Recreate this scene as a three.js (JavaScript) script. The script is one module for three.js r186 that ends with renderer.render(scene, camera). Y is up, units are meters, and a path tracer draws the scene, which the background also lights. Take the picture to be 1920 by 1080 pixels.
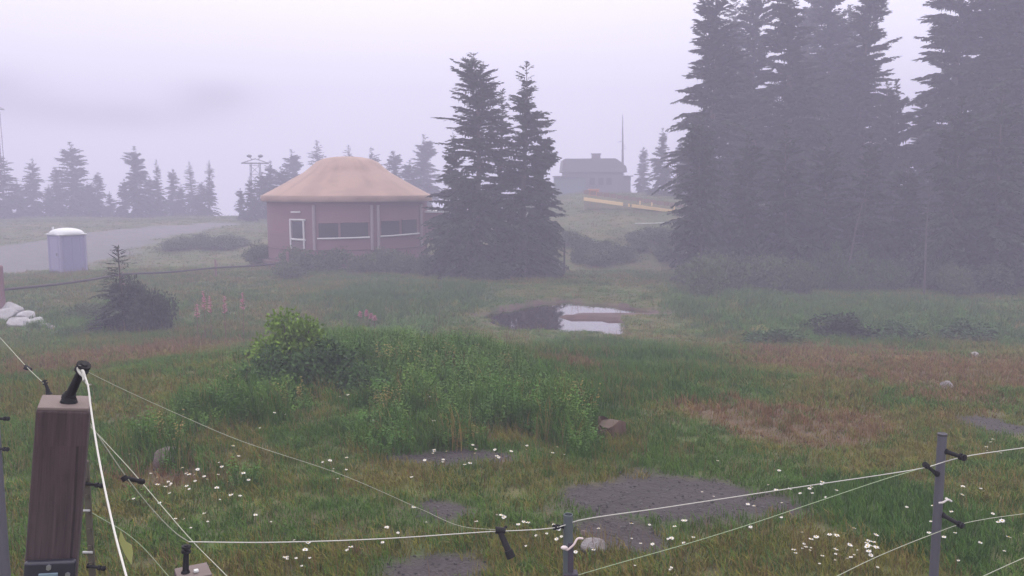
import * as THREE from 'three';
import { mergeGeometries } from 'three/addons/utils/BufferGeometryUtils.js';
import { RoundedBoxGeometry } from 'three/addons/geometries/RoundedBoxGeometry.js';

// ------------------------------------------------------------------ camera, sky, sun, exposure
const scene = new THREE.Scene();
const F = 1600, PITCH = Math.atan(190 / F), EYE = new THREE.Vector3(0, 4.5, 0);   // focal length in photo pixels, 1920 wide
const camera = new THREE.PerspectiveCamera(2 * Math.atan(540 / F) * 180 / Math.PI, 1920 / 1080, 0.1, 1200);
camera.position.copy(EYE); camera.rotation.set(-PITCH, 0, 0);
const renderer = new THREE.WebGLRenderer({ antialias: true });
renderer.toneMapping = THREE.LinearToneMapping;
renderer.toneMappingExposure = 1.0;
renderer.shadowMap.enabled = true; renderer.shadowMap.type = THREE.PCFSoftShadowMap;

const SKY_LOW = [1.13, 1.08, 1.31], SKY_RISE = [0.32, 1.25], FOG_DENSITY = 0.009;
{
  const W = 512, H = 256, data = new Float32Array(W * H * 4);
  const blob = (az, el, a0, e0, wa, we) => { const p = (az - a0) / wa, q = (el - e0) / we; return Math.exp(-(p * p + q * q)); };
  for (let j = 0; j < H; j++) for (let i = 0; i < W; i++) {
    const el = ((j + 0.5) / H - 0.5) * 180, az = ((i + 0.5) / W - 0.25) * 360;      // az 0 straight ahead, right positive
    const s = Math.max(0, Math.sin(el * Math.PI / 180));
    let k = 1 + SKY_RISE[0] * s + SKY_RISE[1] * s * s;                                                        // overcast: brightest overhead
    const n = 0.55 + 0.9 * fbm(az * 0.35 + 50, el * 1.1 + 9, 3), cloud = n * (0.42 * blob(az, el, -18.6, 5.6, 2.4, 0.8) + 0.42 * blob(az, el, -25, 4.3, 5.5, 0.65) + 0.36 * blob(az, el, -31, 5.4, 2.6, 1.2));
    k *= 1 - cloud; const glow = 0.13 * blob(az, el, -9, 22, 22, 15);
    const o = (j * W + i) * 4, warm = Math.min(1, s * 2.5);
    data[o] = SKY_LOW[0] * (k * (1 + 0.02 * warm) + glow * 1.15); data[o + 1] = SKY_LOW[1] * (k * (1 + 0.05 * warm) + glow); data[o + 2] = SKY_LOW[2] * (k * (1 - 0.12 * warm) + glow * 0.6); data[o + 3] = 1;
  }
  const t = new THREE.DataTexture(data, W, H, THREE.RGBAFormat, THREE.FloatType);
  t.mapping = THREE.EquirectangularReflectionMapping; t.magFilter = t.minFilter = THREE.LinearFilter; t.needsUpdate = true;
  scene.background = t; scene.environment = t;
}
const sun = new THREE.DirectionalLight(new THREE.Color(1.0, 0.93, 0.90), 1.4);
sun.position.set(-9, 45, -97); sun.castShadow = true; sun.shadow.radius = 40;
Object.assign(sun.shadow.camera, { left: -90, right: 90, top: 90, bottom: -90, near: 1, far: 260 });
sun.shadow.mapSize.set(2048, 2048);
scene.add(sun, sun.target); sun.target.position.set(0, 0, -40);
scene.fog = new THREE.FogExp2(new THREE.Color().setRGB(0.80, 0.76, 1.0), FOG_DENSITY);

// ------------------------------------------------------------------ helpers
function rng(seed) { let a = seed >>> 0; return () => { a = (a + 0x6D2B79F5) | 0; let t = Math.imul(a ^ (a >>> 15), 1 | a); t = (t + Math.imul(t ^ (t >>> 7), 61 | t)) ^ t; return ((t ^ (t >>> 14)) >>> 0) / 4294967296; }; }
const R0 = rng(7), rr = (r, a, b) => a + (b - a) * r();
const ss = (a, b, x) => { const t = Math.min(1, Math.max(0, (x - a) / (b - a))); return t * t * (3 - 2 * t); };
function lerp(a, b, t) { return a + (b - a) * t; }
function h2(i, j) { let n = Math.imul(i, 374761393) + Math.imul(j, 668265263) | 0; n = Math.imul(n ^ (n >>> 13), 1274126177); return ((n ^ (n >>> 16)) >>> 0) / 4294967296; }
function vn(x, y) { const i = Math.floor(x), j = Math.floor(y), u = x - i, v = y - j, a = u * u * (3 - 2 * u), b = v * v * (3 - 2 * v); return lerp(lerp(h2(i, j), h2(i + 1, j), a), lerp(h2(i, j + 1), h2(i + 1, j + 1), a), b); }
function fbm(x, y, o = 4) { let s = 0, a = 0.5, t = 0; for (let k = 0; k < o; k++) { s += a * vn(x, y); t += a; a *= 0.5; x = x * 2.03 + 17.1; y = y * 2.03 + 5.7; } return s / t; }
const V = (x, y, z) => new THREE.Vector3(x, y, z);
const cp = Math.cos(PITCH), sp = Math.sin(PITCH);
function dirOf(px, py) { const a = (px - 960) / F, b = -(py - 540) / F; return V(a, b * cp - sp, -b * sp - cp); }
function at(px, py, d) { const r = dirOf(px, py); return EYE.clone().addScaledVector(r, d / -r.z); }    // point of that sight line d metres ahead
const used = new Map();
function numbered(n) { const k = used.get(n) || 0; used.set(n, k + 1); return k ? n + '_' + String(k).padStart(3, '0') : n; }
function fin(o) { o.traverse((m) => { if (m.isMesh) { m.castShadow = true; m.receiveShadow = true; } }); return o; }
function tag(o, label, category, group, kind) { o.userData = { label, category }; if (group) o.userData.group = group; if (kind) o.userData.kind = kind; return o; }
function thing(name, label, category, p = V(0, 0, 0), turn = 0, group) { const o = new THREE.Group(); o.name = numbered(name); o.position.copy(p); o.rotation.y = turn; scene.add(o); return tag(o, label, category, group); }
function part(name, geo, mat, parent) { const m = new THREE.Mesh(geo, mat); m.name = name; m.castShadow = m.receiveShadow = true; parent.add(m); return m; }
function solo(name, geo, mat, label, category, group) { const m = part(numbered(name), geo, mat, scene); return tag(m, label, category, group); }
function struct(name, geo, mat) { const m = part(numbered(name), geo, mat, scene); m.userData = { kind: 'structure' }; return m; }
function copy(o, label, group) { const c = o.clone(); c.name = numbered(o.name.replace(/_\d{3}$/, '')); c.userData = { ...o.userData, label }; if (group) c.userData.group = group; scene.add(c); return c; }
const box = (w, h, d, x = 0, y = 0, z = 0, bev = 0) => (bev ? new RoundedBoxGeometry(w, h, d, 2, bev) : new THREE.BoxGeometry(w, h, d)).translate(x, y, z);
function rod(a, b, r0, r1 = r0, n = 8) { const d = b.clone().sub(a), L = d.length(), g = new THREE.CylinderGeometry(r1, r0, L, n); g.translate(0, L / 2, 0); g.applyQuaternion(new THREE.Quaternion().setFromUnitVectors(V(0, 1, 0), d.normalize())); return g.translate(a.x, a.y, a.z); }
const merge = (list) => mergeGeometries(list.map((g) => { const n = g.index ? g.toNonIndexed() : g; for (const k of Object.keys(n.attributes)) if (!['position', 'normal', 'uv'].includes(k)) n.deleteAttribute(k); return n; }));
const tube = (pts, r, seg = 40, n = 6) => new THREE.TubeGeometry(new THREE.CatmullRomCurve3(pts), seg, r, n);
const lin = (r, g, b) => new THREE.Color().setRGB(r, g, b);
const M = (r, g, b, rough = 0.85, extra = {}) => new THREE.MeshPhysicalMaterial({ color: lin(r, g, b), roughness: rough, ...extra });

function dataTex(w, h, fn, srgb = false) { const d = new Uint8Array(w * h * 4); for (let j = 0; j < h; j++) for (let i = 0; i < w; i++) { const c = fn(i / w, j / h, i, j), o = (j * w + i) * 4; for (let k = 0; k < 3; k++) d[o + k] = Math.max(0, Math.min(255, c[k] * 255)); d[o + 3] = 255; } const t = new THREE.DataTexture(d, w, h); t.wrapS = t.wrapT = THREE.RepeatWrapping; t.magFilter = THREE.LinearFilter; t.minFilter = THREE.LinearMipmapLinearFilter; t.generateMipmaps = true; if (srgb) t.colorSpace = THREE.SRGBColorSpace; t.needsUpdate = true; return t; }
// tileable value noise
function tn(u, v, n, s = 0) { const x = u * n, y = v * n, i = Math.floor(x), j = Math.floor(y), a = x - i, b = y - j, w = (k) => ((k % n) + n) % n, p = a * a * (3 - 2 * a), q = b * b * (3 - 2 * b); const g = (I, J) => h2(w(I) + s * 131, w(J) + s * 57); return lerp(lerp(g(i, j), g(i + 1, j), p), lerp(g(i, j + 1), g(i + 1, j + 1), p), q); }

// ------------------------------------------------------------------ terrain
const PROFILE = [[-60, 2.4], [-10, 2.2], [0, 2.1], [4, 2.0], [7, 1.9], [10, 1.74], [13, 1.48], [17, 1.0], [21, 0.45], [25, 0.12], [30, 0.1], [34, 0.16], [40, 0.1], [46, 0.05], [55, 0.3], [70, 0.85], [85, 1.15], [96, 1.2], [106, 0.6], [120, -2], [150, -10], [190, -22], [260, -42]];
function prof(d) { let k = 0; while (k < PROFILE.length - 2 && d > PROFILE[k + 1][0]) k++; const P = (i) => PROFILE[Math.max(0, Math.min(PROFILE.length - 1, i))], [x0, y0] = P(k), [x1, y1] = P(k + 1), t = Math.max(0, Math.min(1, (d - x0) / (x1 - x0))), m0 = k ? (y1 - P(k - 1)[1]) / (x1 - P(k - 1)[0]) : 0, m1 = (P(k + 2)[1] - y0) / (P(k + 2)[0] - x0 || 1), w = x1 - x0, t2 = t * t, t3 = t2 * t; return (2 * t3 - 3 * t2 + 1) * y0 + (t3 - 2 * t2 + t) * w * m0 + (3 * t2 - 2 * t3) * y1 + (t3 - t2) * w * m1; }
const WATER = 0.0;
function pondShape(x, z) {                                   // under 1 inside the pond
  const p = (x - 2.15) / 3.1, q = (z + 29.2) / 3.6, bend = 0.16 * (vn(x * 0.9 + 3, z * 0.9) - 0.5) * 2;
  return Math.sqrt(p * p + q * q) + bend + 0.9 * ss(3.3, 4.0, x) * ss(-29.6, -28.4, z);
}
function mudBar(x, z) {                                      // a tongue of mud from the right bank
  const s = (x - 1.5) / 2.4, mid = -29.35 + 0.25 * s, half = 0.45 + 0.7 * Math.max(0, s);
  return s < -0.1 ? 0 : (1 - ss(0.6, 1.1, Math.abs(z - mid) / half + 0.2 * (vn(x * 3, z * 3) - 0.5))) * ss(-0.1, 0.12, s);
}
function H(x, z) {
  const d = -z;
  let h = prof(d);
  h += 2.5 * ss(42, 74, d) * ss(-4, 7, x) * (1 - ss(95, 125, d));                       // bank rising to the cabin
  h += 0.4 * Math.exp(-(((x + 2.6) / 3.2) ** 2 + ((d - 14) / 4) ** 2));                  // overgrown mound
  h += (fbm(x * 0.11 + 40, z * 0.11, 3) - 0.5) * 0.5 * ss(9, 40, d) + (fbm(x * 0.7, z * 0.7, 3) - 0.5) * 0.12 + (vn(x * 3.1, z * 3.1) - 0.5) * 0.03;
  const p = pondShape(x, z);
  if (p < 1.9) {
    h = lerp(Math.min(0.14, Math.max(0.08, h)), h, ss(1.3, 1.9, p));
    const cut = 1 - ss(0.9, 1.08, p);
    h = lerp(h, lerp(-0.35, 0.09, mudBar(x, z)), cut);
  }
  return h;
}
function gp(px, py) {                                        // where that sight line meets the ground
  const r = dirOf(px, py), p = EYE.clone(); let t = 1, last = 0;
  for (; t < 160; last = t, t += 0.04 + t * 0.006) { p.copy(EYE).addScaledVector(r, t); if (p.y < H(p.x, p.z)) break; }
  for (let k = 0; k < 12; k++) { const m = (last + t) / 2; p.copy(EYE).addScaledVector(r, m); if (p.y < H(p.x, p.z)) t = m; else last = m; }
  return p;
}
const onGround = (px, d) => { const x = (px - 960) / F * d / (cp + 0.1 * sp); return V(x, H(x, -d), -d); };

// patches of the ground, each where it lies
const patches = [];
function patch(kind, x0, y0, x1, y1, soft = 0.3) { const c = gp((x0 + x1) / 2, (y0 + y1) / 2), l = gp(x0, (y0 + y1) / 2), r = gp(x1, (y0 + y1) / 2), f = gp((x0 + x1) / 2, y0), n = gp((x0 + x1) / 2, y1); patches.push({ kind, x: c.x, z: (f.z + n.z) / 2, rx: Math.abs(r.x - l.x) / 2, rz: Math.abs(f.z - n.z) / 2, soft }); }
patch('gravel', 1020, 888, 1530, 1010); patch('gravel', 1815, 782, 1930, 818); patch('gravel', 720, 846, 1010, 874); patch('gravel', 720, 1030, 940, 1120);
patch('gravel', 1060, 960, 1260, 1040); patch('gravel', 760, 930, 900, 985);
patch('dirt', 1480, 650, 2250, 790); patch('dirt', 1230, 755, 1700, 840); patch('dirt', 20, 640, 330, 705); patch('dirt', 930, 728, 1010, 756); patch('dirt', 1020, 676, 1160, 702); patch('dirt', 200, 845, 420, 930);
patch('olive', 150, 840, 620, 1000); patch('olive', 620, 860, 1250, 960); patch('olive', 1250, 800, 1900, 880); patch('lush', 960, 640, 1480, 770); patch('olive', 1400, 950, 1760, 1100);
patch('lush', 380, 640, 980, 850); patch('lush', 900, 690, 1250, 840); patch('lush', 1250, 560, 1950, 650); patch('lush', 1480, 880, 1960, 1080); patch('lush', 560, 530, 980, 600);
patch('tall', 360, 600, 700, 850); patch('tall', 640, 660, 1010, 850); patch('tall', 950, 740, 1110, 835); patch('tall', 1250, 540, 1600, 640);
patch('tall', 60, 560, 330, 640); patch('tall', 1500, 560, 1950, 640);
const roadPts = [[-300, 500, 9], [-60, 494, 7.5], [60, 480, 6.5], [160, 456, 5.2], [260, 438, 4], [345, 427, 3], [405, 421, 2.4]].map(([px, py, w]) => { const p = gp(px, py); return [p.x, p.z, w]; });
function road(x, z) { let best = 9; for (let k = 0; k < roadPts.length - 1; k++) { const [ax, az, aw] = roadPts[k], [bx, bz, bw] = roadPts[k + 1], dx = bx - ax, dz = bz - az, t = Math.max(0, Math.min(1, ((x - ax) * dx + (z - az) * dz) / (dx * dx + dz * dz))); best = Math.min(best, Math.hypot(x - ax - dx * t, z - az - dz * t) / lerp(aw, bw, t)); } return 1 - ss(0.8, 1.1, best + 0.25 * (vn(x * 0.6, z * 0.6) - 0.5)); }
function masks(x, z) {
  const m = { gravel: 0, dirt: 0, olive: 0, lush: 0, tall: 0, road: 0, mud: 0, pond: 0 };
  const n = fbm(x * 1.7 + 9, z * 1.7, 3) - 0.5, n2 = vn(x * 7, z * 7) - 0.5;
  for (const p of patches) { const a = (x - p.x) / p.rx, b = (z - p.z) / p.rz, q = Math.sqrt(a * a + b * b); if (q > 1.8) continue; m[p.kind] = Math.max(m[p.kind], 1 - ss(0.62, 1.08, q + n * 1.1 + n2 * 0.25)); }
  if (z < -34 && x < -8) m.road = road(x, z);
  const p = pondShape(x, z); m.mud = 1 - ss(1.0, 1.1, p + n * 0.3); m.pond = 1 - ss(0.98, 1.06, p);
  return m;
}
const C = { soil: [0.08, 0.07, 0.026], grass: [0.062, 0.092, 0.018], olive: [0.108, 0.1, 0.026], lush: [0.044, 0.085, 0.018], gravel: [0.038, 0.029, 0.032], dirt: [0.115, 0.073, 0.046], road: [0.125, 0.118, 0.125], mud: [0.095, 0.055, 0.052] };
function groundColour(x, z, m) {
  const n = fbm(x * 0.5 + 3, z * 0.5 + 8, 4), f = fbm(x * 3.3, z * 3.3 + 4, 3);
  let c = [0, 1, 2].map((k) => lerp(lerp(C.grass[k], C.soil[k], ss(0.4, 0.62, f)), C.olive[k], ss(0.45, 0.65, n)));
  const mix = (t, w) => { c = c.map((v, k) => lerp(v, t[k], w)); };
  mix(C.olive, m.olive * 0.6); mix(C.lush, m.lush * 0.7); mix(C.dirt, m.dirt * 0.85); mix(C.gravel, m.gravel); mix(C.road, m.road); mix(C.mud, m.mud);
  const s = 0.82 + 0.36 * vn(x * 11, z * 11); return c.map((v) => v * s);
}
const speck = dataTex(512, 512, (u, v) => { const a = 0.62 + 0.26 * tn(u, v, 16) + 0.22 * tn(u, v, 64, 1) + 0.3 * (tn(u, v, 170, 2) - 0.3); return [a, a, a * 0.98]; });
const relief = dataTex(512, 512, (u, v) => { const a = 0.35 * tn(u, v, 24, 3) + 0.35 * tn(u, v, 80, 4) + 0.3 * tn(u, v, 200, 5); return [a, a, a]; });
{
  const rows = []; for (let d = -25; d < 142; d += d < 2 ? 1.2 : Math.max(0.1, d * 0.014)) rows.push(d);
  const N = 380, pos = [], col = [], uv = [], idx = [];
  for (const d of rows) { const w = 13 + 0.9 * Math.max(0, d); for (let i = 0; i <= N; i++) { const u = i / N * 2 - 1, x = w * u, z = -d, m = masks(x, z); pos.push(x, H(x, z), z); uv.push(x / 2.3, z / 2.3); col.push(...groundColour(x, z, m)); } }
  for (let j = 0; j < rows.length - 1; j++) for (let i = 0; i < N; i++) { const a = j * (N + 1) + i, b = a + N + 1; idx.push(a, a + 1, b, a + 1, b + 1, b); }
  const g = new THREE.BufferGeometry(); g.setAttribute('position', new THREE.Float32BufferAttribute(pos, 3)); g.setAttribute('color', new THREE.Float32BufferAttribute(col, 3)); g.setAttribute('uv', new THREE.Float32BufferAttribute(uv, 2)); g.setIndex(idx); g.computeVertexNormals();
  struct('ground', g, new THREE.MeshStandardMaterial({ vertexColors: true, map: speck, bumpMap: relief, bumpScale: 0.02, roughness: 0.95 }));
  const w = new THREE.CircleGeometry(1, 48).rotateX(-Math.PI / 2).scale(3.7, 1, 4.3).translate(2.15, WATER, -29.2);
  const ripple = dataTex(256, 256, (u, v) => { const a = 0.5 * tn(u, v, 9, 6) + 0.5 * tn(u, v, 21, 7); return [a, a, a]; }); ripple.repeat.set(3, 3);
  struct('pond_water', w, new THREE.MeshPhysicalMaterial({ color: lin(0.03, 0.02, 0.018), roughness: 0.03, ior: 1.5, clearcoat: 0.6, clearcoatRoughness: 0.03, bumpMap: ripple, bumpScale: 0.0015 }));
}

// ------------------------------------------------------------------ conifers
const barkMat = M(0.09, 0.07, 0.06, 0.95), needleMat = new THREE.MeshPhysicalMaterial({ vertexColors: true, roughness: 0.95, specularIntensity: 0.3, side: THREE.DoubleSide });
class Faces {
  constructor() { this.p = []; this.c = []; }
  tri(a, b, c, k) { this.p.push(a.x, a.y, a.z, b.x, b.y, b.z, c.x, c.y, c.z); for (let i = 0; i < 3; i++) this.c.push(...k); }
  spray(o, dir, side, L, w, k) { const t = o.clone().addScaledVector(dir, L), m = o.clone().addScaledVector(dir, L * 0.45), a = m.clone().addScaledVector(side, w), b = m.clone().addScaledVector(side, -w); this.tri(o, a, t, k); this.tri(o, t, b, k); }
  geo() { const g = new THREE.BufferGeometry(); g.setAttribute('position', new THREE.Float32BufferAttribute(this.p, 3)); g.setAttribute('color', new THREE.Float32BufferAttribute(this.c, 3)); g.computeVertexNormals(); return g; }
}
function coniferGeo(seed, h, r, { full = 0.75, spacing = 0.17, gaps = 0.25, tops = 1, bare = 0.02, fat = 1 } = {}) {
  const q = rng(seed), f = new Faces(), trunk = [];
  const leaders = [[0, 0, h, 1]]; if (tops > 1) leaders.push([0.38, 0.12, h * 0.965, 0.5]);
  for (const [lx, lz, lh, share] of leaders) {
    const from = share < 1 ? lh * 0.7 : 0, bend = (y) => V(lx * ss(from, lh, y) + 0.12 * Math.sin(y * 0.5 + seed), y, lz * ss(from, lh, y) + 0.1 * Math.sin(y * 0.4 + seed * 2));
    const n = 10; for (let i = 0; i < n; i++) { const a = lerp(from, lh, i / n), b = lerp(from, lh, (i + 1) / n), R = (y) => Math.max(0.012, 0.017 * h * (1 - y / lh)); trunk.push(rod(bend(a), bend(b), R(a), R(b), 7)); }
    for (let y = Math.max(from, h * bare); y < lh; y += spacing * rr(q, 0.6, 1.3)) {
      const t = y / lh, k = 3 + Math.floor(q() * 3) - (t > 0.9 ? 2 : 0);
      for (let b = 0; b < k; b++) {
        const az = q() * Math.PI * 2, clump = 0.6 * vn(az * 1.3 + seed * 7, y * 0.75 + seed) + 0.4 * vn(az * 0.6 + seed * 3, y * 1.9 + seed), thin = clump < gaps + (t > 0.6 ? (t - 0.6) * 0.5 : 0) ? 0.45 : 1;
        const prof = Math.pow(1 - t, full) * (0.52 + 0.96 * clump) * Math.min(1, 0.55 + t * 6) * (q() < 0.05 ? 1.3 : 1);
        const L = Math.max(0.12, r * share ** 0.5 * prof * rr(q, 0.6, 1.15) * thin), o = bend(y), out = V(Math.cos(az), 0, Math.sin(az)), sd = V(-Math.sin(az), 0, Math.cos(az)), droop = rr(q, 0.25, 0.85) * (1 - t * 0.85), lift = rr(q, 0.05, 0.3) + 0.5 * t * t;
        const pt = (s) => o.clone().addScaledVector(out, L * s).add(V(0, L * (lift * s - droop * s * s), 0));
        const m = Math.max(4, Math.ceil(L / 0.085));
        for (let i = 1; i <= m; i++) {
          const s = i / m, p = pt(s), tan = pt(Math.min(1.05, s + 0.05)).sub(pt(s - 0.05)).normalize(), reach = (0.12 + 0.25 * Math.sin(Math.PI * Math.min(1, s * 0.85 + 0.12))) * Math.min(1, L * 0.9 + 0.25) * fat;
          for (const w of [-1, 1]) {
            const dir = tan.clone().multiplyScalar(0.75).addScaledVector(sd, w * rr(q, 0.5, 1)).add(V(0, -rr(q, 0, 0.45), 0)).normalize(), v = rr(q, 0.7, 1.3), kk = [0.032 * v, 0.044 * v, 0.026 * v];
            f.spray(p, dir, V(tan.x * 0.6, 0.5 - q(), tan.z * 0.6).normalize(), reach * rr(q, 0.7, 1.3), reach * 0.27, kk);
          }
          if (q() < 0.75) { const v = rr(q, 0.7, 1.3); f.spray(p, V(rr(q, -0.4, 0.4), -1, rr(q, -0.4, 0.4)).normalize(), sd, reach * rr(q, 0.5, 0.9), reach * 0.22, [0.03 * v, 0.04 * v, 0.025 * v]); }
          if (i === m) f.spray(p, tan, sd, reach, reach * 0.3, [0.035, 0.05, 0.028]);
        }
      }
    }
    const top = bend(lh); for (let i = 0; i < 5; i++) f.spray(top.clone().add(V(0, -0.1 * i, 0)), V(rr(q, -1, 1), 0.7, rr(q, -1, 1)).normalize(), V(0, 0, 1), 0.14 + 0.05 * i, 0.03, [0.035, 0.05, 0.03]);
  }
  return { trunk: merge(trunk), crown: f.geo(), h };
}
const KINDS = {
  tallA: coniferGeo(11, 11, 1.95, { full: 0.46, tops: 2, gaps: 0.3, spacing: 0.13 }), tallB: coniferGeo(12, 11, 2.05, { full: 0.58, gaps: 0.3, spacing: 0.13 }), slim: coniferGeo(13, 10, 1.45, { full: 0.62, gaps: 0.34, spacing: 0.15 }),
  bigA: coniferGeo(21, 16, 2.6, { full: 0.58, spacing: 0.14, gaps: 0.22, fat: 1.25 }), bigB: coniferGeo(22, 16, 2.5, { full: 0.5, spacing: 0.14, gaps: 0.25, fat: 1.25 }), bigC: coniferGeo(23, 16, 2.4, { full: 0.55, spacing: 0.14, gaps: 0.25, fat: 1.25 }),
  farA: coniferGeo(31, 8, 2.1, { full: 0.7, spacing: 0.14, gaps: 0.36, fat: 1.2 }), farB: coniferGeo(32, 8, 1.7, { full: 0.6, spacing: 0.14, gaps: 0.3, fat: 1.2 }), farC: coniferGeo(33, 8, 2.5, { full: 0.65, spacing: 0.14, gaps: 0.4, fat: 1.25 }),
  young: coniferGeo(41, 2.6, 0.75, { full: 0.8, spacing: 0.09, gaps: 0.3, fat: 0.55 }),
};
let treeCount = 0;
function tree(kind, px, d, topPy, label, group, wide = 1, name = 'fir_tree') {
  const k = KINDS[kind], b = onGround(px, d); const top = at(px, topPy, d).y, s = (top - b.y) / k.h; b.y -= 0.06;
  const t = thing(name, label, 'tree', b, treeCount++ * 2.4, group); t.scale.set(s * wide, s, s * wide);
  part('trunk', k.trunk, barkMat, t); part('crown', k.crown, needleMat, t); return t;
}
// the pair in the middle
tree('tallA', 893, 41, 98, 'tall fir with a forked tip right beside the round hut', 'firs between hut and pond', 1.18);
tree('tallB', 983, 41.5, 116, 'pointed tall fir standing nearest the pond beyond it', 'firs between hut and pond', 1.2);
tree('slim', 938, 43, 165, 'slimmer fir squeezed between the two tall middle firs', 'firs between hut and pond', 1.3);
tree('farA', 850, 42.5, 250, 'shorter fir at the left flank of the middle firs', 'firs between hut and pond', 1.0);
tree('farC', 1012, 42.5, 235, 'shorter fir at the right flank of the middle firs', 'firs between hut and pond', 0.78);
// the stand on the right: a lower front row and taller trees behind
for (const [kind, px, d, top, w, label] of [
  ['bigA', 1332, 47, -40, 1.2, 'tall fir at the left edge of the right stand'],
  ['bigB', 1408, 52, -30, 1.05, 'tall pale fir second from the left edge of the right stand'],
  ['bigC', 1470, 47, -95, 1.15, 'tall fir third from the left edge of the right stand'],
  ['bigA', 1540, 52, -50, 1.1, 'tall pale fir in the middle of the right stand'],
  ['bigB', 1612, 48, -50, 1.0, 'tall fir at the left side of the gap in the right stand'],
  ['farC', 1672, 46, 148, 0.7, 'short pointed fir standing in the gap of the right stand'],
  ['bigC', 1650, 52, 150, 1.1, 'pale fir just behind the left side of the gap in the stand'],
  ['bigB', 1778, 45, -170, 1.1, 'tall fir at the right side of the gap in the stand'],
  ['bigA', 1850, 43, -170, 1.1, 'tall dark fir second from the right picture edge'],
  ['bigC', 1918, 40, -190, 1.1, 'tall dark fir cut by the right picture edge'],
  ['bigC', 1728, 52, 170, 1.4, 'lower pale fir behind the gap in the right stand'],
  ['bigA', 1990, 40, -200, 0.78, 'fir whose boughs only reach in at the right picture edge'],
  ['bigB', 1503, 60, -20, 1.1, 'palest tall fir in the back of the right stand'], ['bigC', 1372, 60, -10, 1.1, 'tall pale fir in the back left of the right stand'], ['bigA', 1580, 60, 10, 1.1, 'tall pale fir in the back, left of the gap'], ['bigB', 1885, 52, -160, 1.4, 'tall pale fir in the back, right of the gap'],
  ['farC', 1314, 40, 205, 0.78, 'lower dark fir in front of the left edge of the stand'],
  ['farC', 1398, 40.5, 250, 0.8, 'lower dark fir second in the front row of the stand'],
  ['farA', 1472, 39.5, 230, 1.05, 'lower dark fir third in the front row of the stand'],
  ['farC', 1550, 40, 260, 0.85, 'lower dark fir fourth in the front row of the stand'],
  ['farA', 1628, 39.5, 245, 1.0, 'lower dark fir before the left side of the gap'],
  ['farC', 1704, 39, 300, 0.95, 'lowest dark fir of the front row, right below the gap'],
  ['farC', 1790, 37, 180, 0.8, 'lower dark fir right of the gap in the front row'],
  ['farA', 1872, 36, 160, 1.0, 'lower dark fir near the right picture edge in the front row'],
]) tree(kind, px, d, top, label, 'dark firs of the right stand', w);
// misty rows beyond
for (const [kind, px, d, top, w, label] of [
  ['farB', 5, 92, 285, 1.2, 'misty fir cut by the left picture edge'], ['farA', 64, 98, 296, 0.9, 'misty fir first to the right of the left edge tree'], ['farC', 138, 97, 266, 0.85, 'broad pointed misty fir behind the portable toilet'],
  ['farB', 110, 100, 312, 1, 'lower misty fir touching the broad pointed one'], ['farB', 184, 99, 322, 1, 'small misty fir right of the broad pointed one'], ['farC', 258, 95, 274, 0.8, 'broad blunt misty fir with stepped left branches beyond the gravel road'],
  ['slim', 297, 97, 298, 0.8, 'slim misty fir touching the broad blunt one'], ['farB', 325, 104, 316, 0.9, 'pale misty fir second left of the sky gap'], ['slim', 360, 106, 302, 1, 'pale slim misty fir just left of the last before the sky gap'],
  ['slim', 394, 98, 300, 0.9, 'slim misty fir at the left side of the low sky gap'], ['farA', 470, 84, 330, 0.8, 'misty fir below the lift tower, right of the sky gap'], ['farA', 508, 92, 300, 0.9, 'misty fir left behind the hut roof'],
  ['farC', 548, 104, 280, 0.8, 'pale fir behind the left slope of the hut roof'], ['slim', 600, 110, 262, 1.2, 'pale slim fir showing above the left of the hut roof'], ['slim', 655, 114, 272, 1.2, 'pale fir tip straight above the hut roof'],
  ['farA', 700, 112, 276, 0.9, 'pale fir tip right above the hut roof'], ['farB', 742, 96, 282, 1.1, 'misty fir behind the right slope of the hut roof'], ['farC', 795, 98, 252, 0.8, 'wide misty fir between hut roof and middle firs'],
  ['farC', 34, 99, 338, 1, 'low misty fir filling in beside the left edge tree'], ['farA', 92, 101, 345, 1.1, 'low misty fir left behind the toilet roof'], ['farC', 165, 101, 340, 1, 'low misty fir under the right side of the broad pointed one'], ['farA', 206, 100, 358, 1.1, 'lowest misty fir in the dip of the left row'],
  ['farC', 234, 99, 335, 0.9, 'low misty fir leaning into the left of the broad blunt one'], ['farC', 282, 99, 330, 1, 'low misty fir under the right of the broad blunt one'], ['farA', 340, 102, 345, 1.1, 'low misty fir between the pale slim ones'], ['farB', 378, 101, 340, 1.1, 'low misty fir second before the sky gap'],
  ['farC', 452, 86, 352, 0.8, 'low misty fir just right of the sky gap'], ['farC', 492, 88, 322, 0.9, 'misty fir right behind the lift tower'], ['farC', 528, 90, 312, 0.9, 'misty fir close to the left eave of the hut'], ['farC', 770, 92, 300, 0.9, 'misty fir close to the right eave of the hut'],
  ['farA', 1240, 84, 238, 0.7, 'misty fir right of the cabin'], ['farB', 1276, 80, 262, 0.9, 'misty fir right of the cabin, half behind the dark stand'], ['farB', 1205, 100, 275, 0.8, 'pale fir close to the right wall of the cabin'],
]) tree(kind, px, d, top, label, 'misty firs on the crest', w * 1.35);
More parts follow.
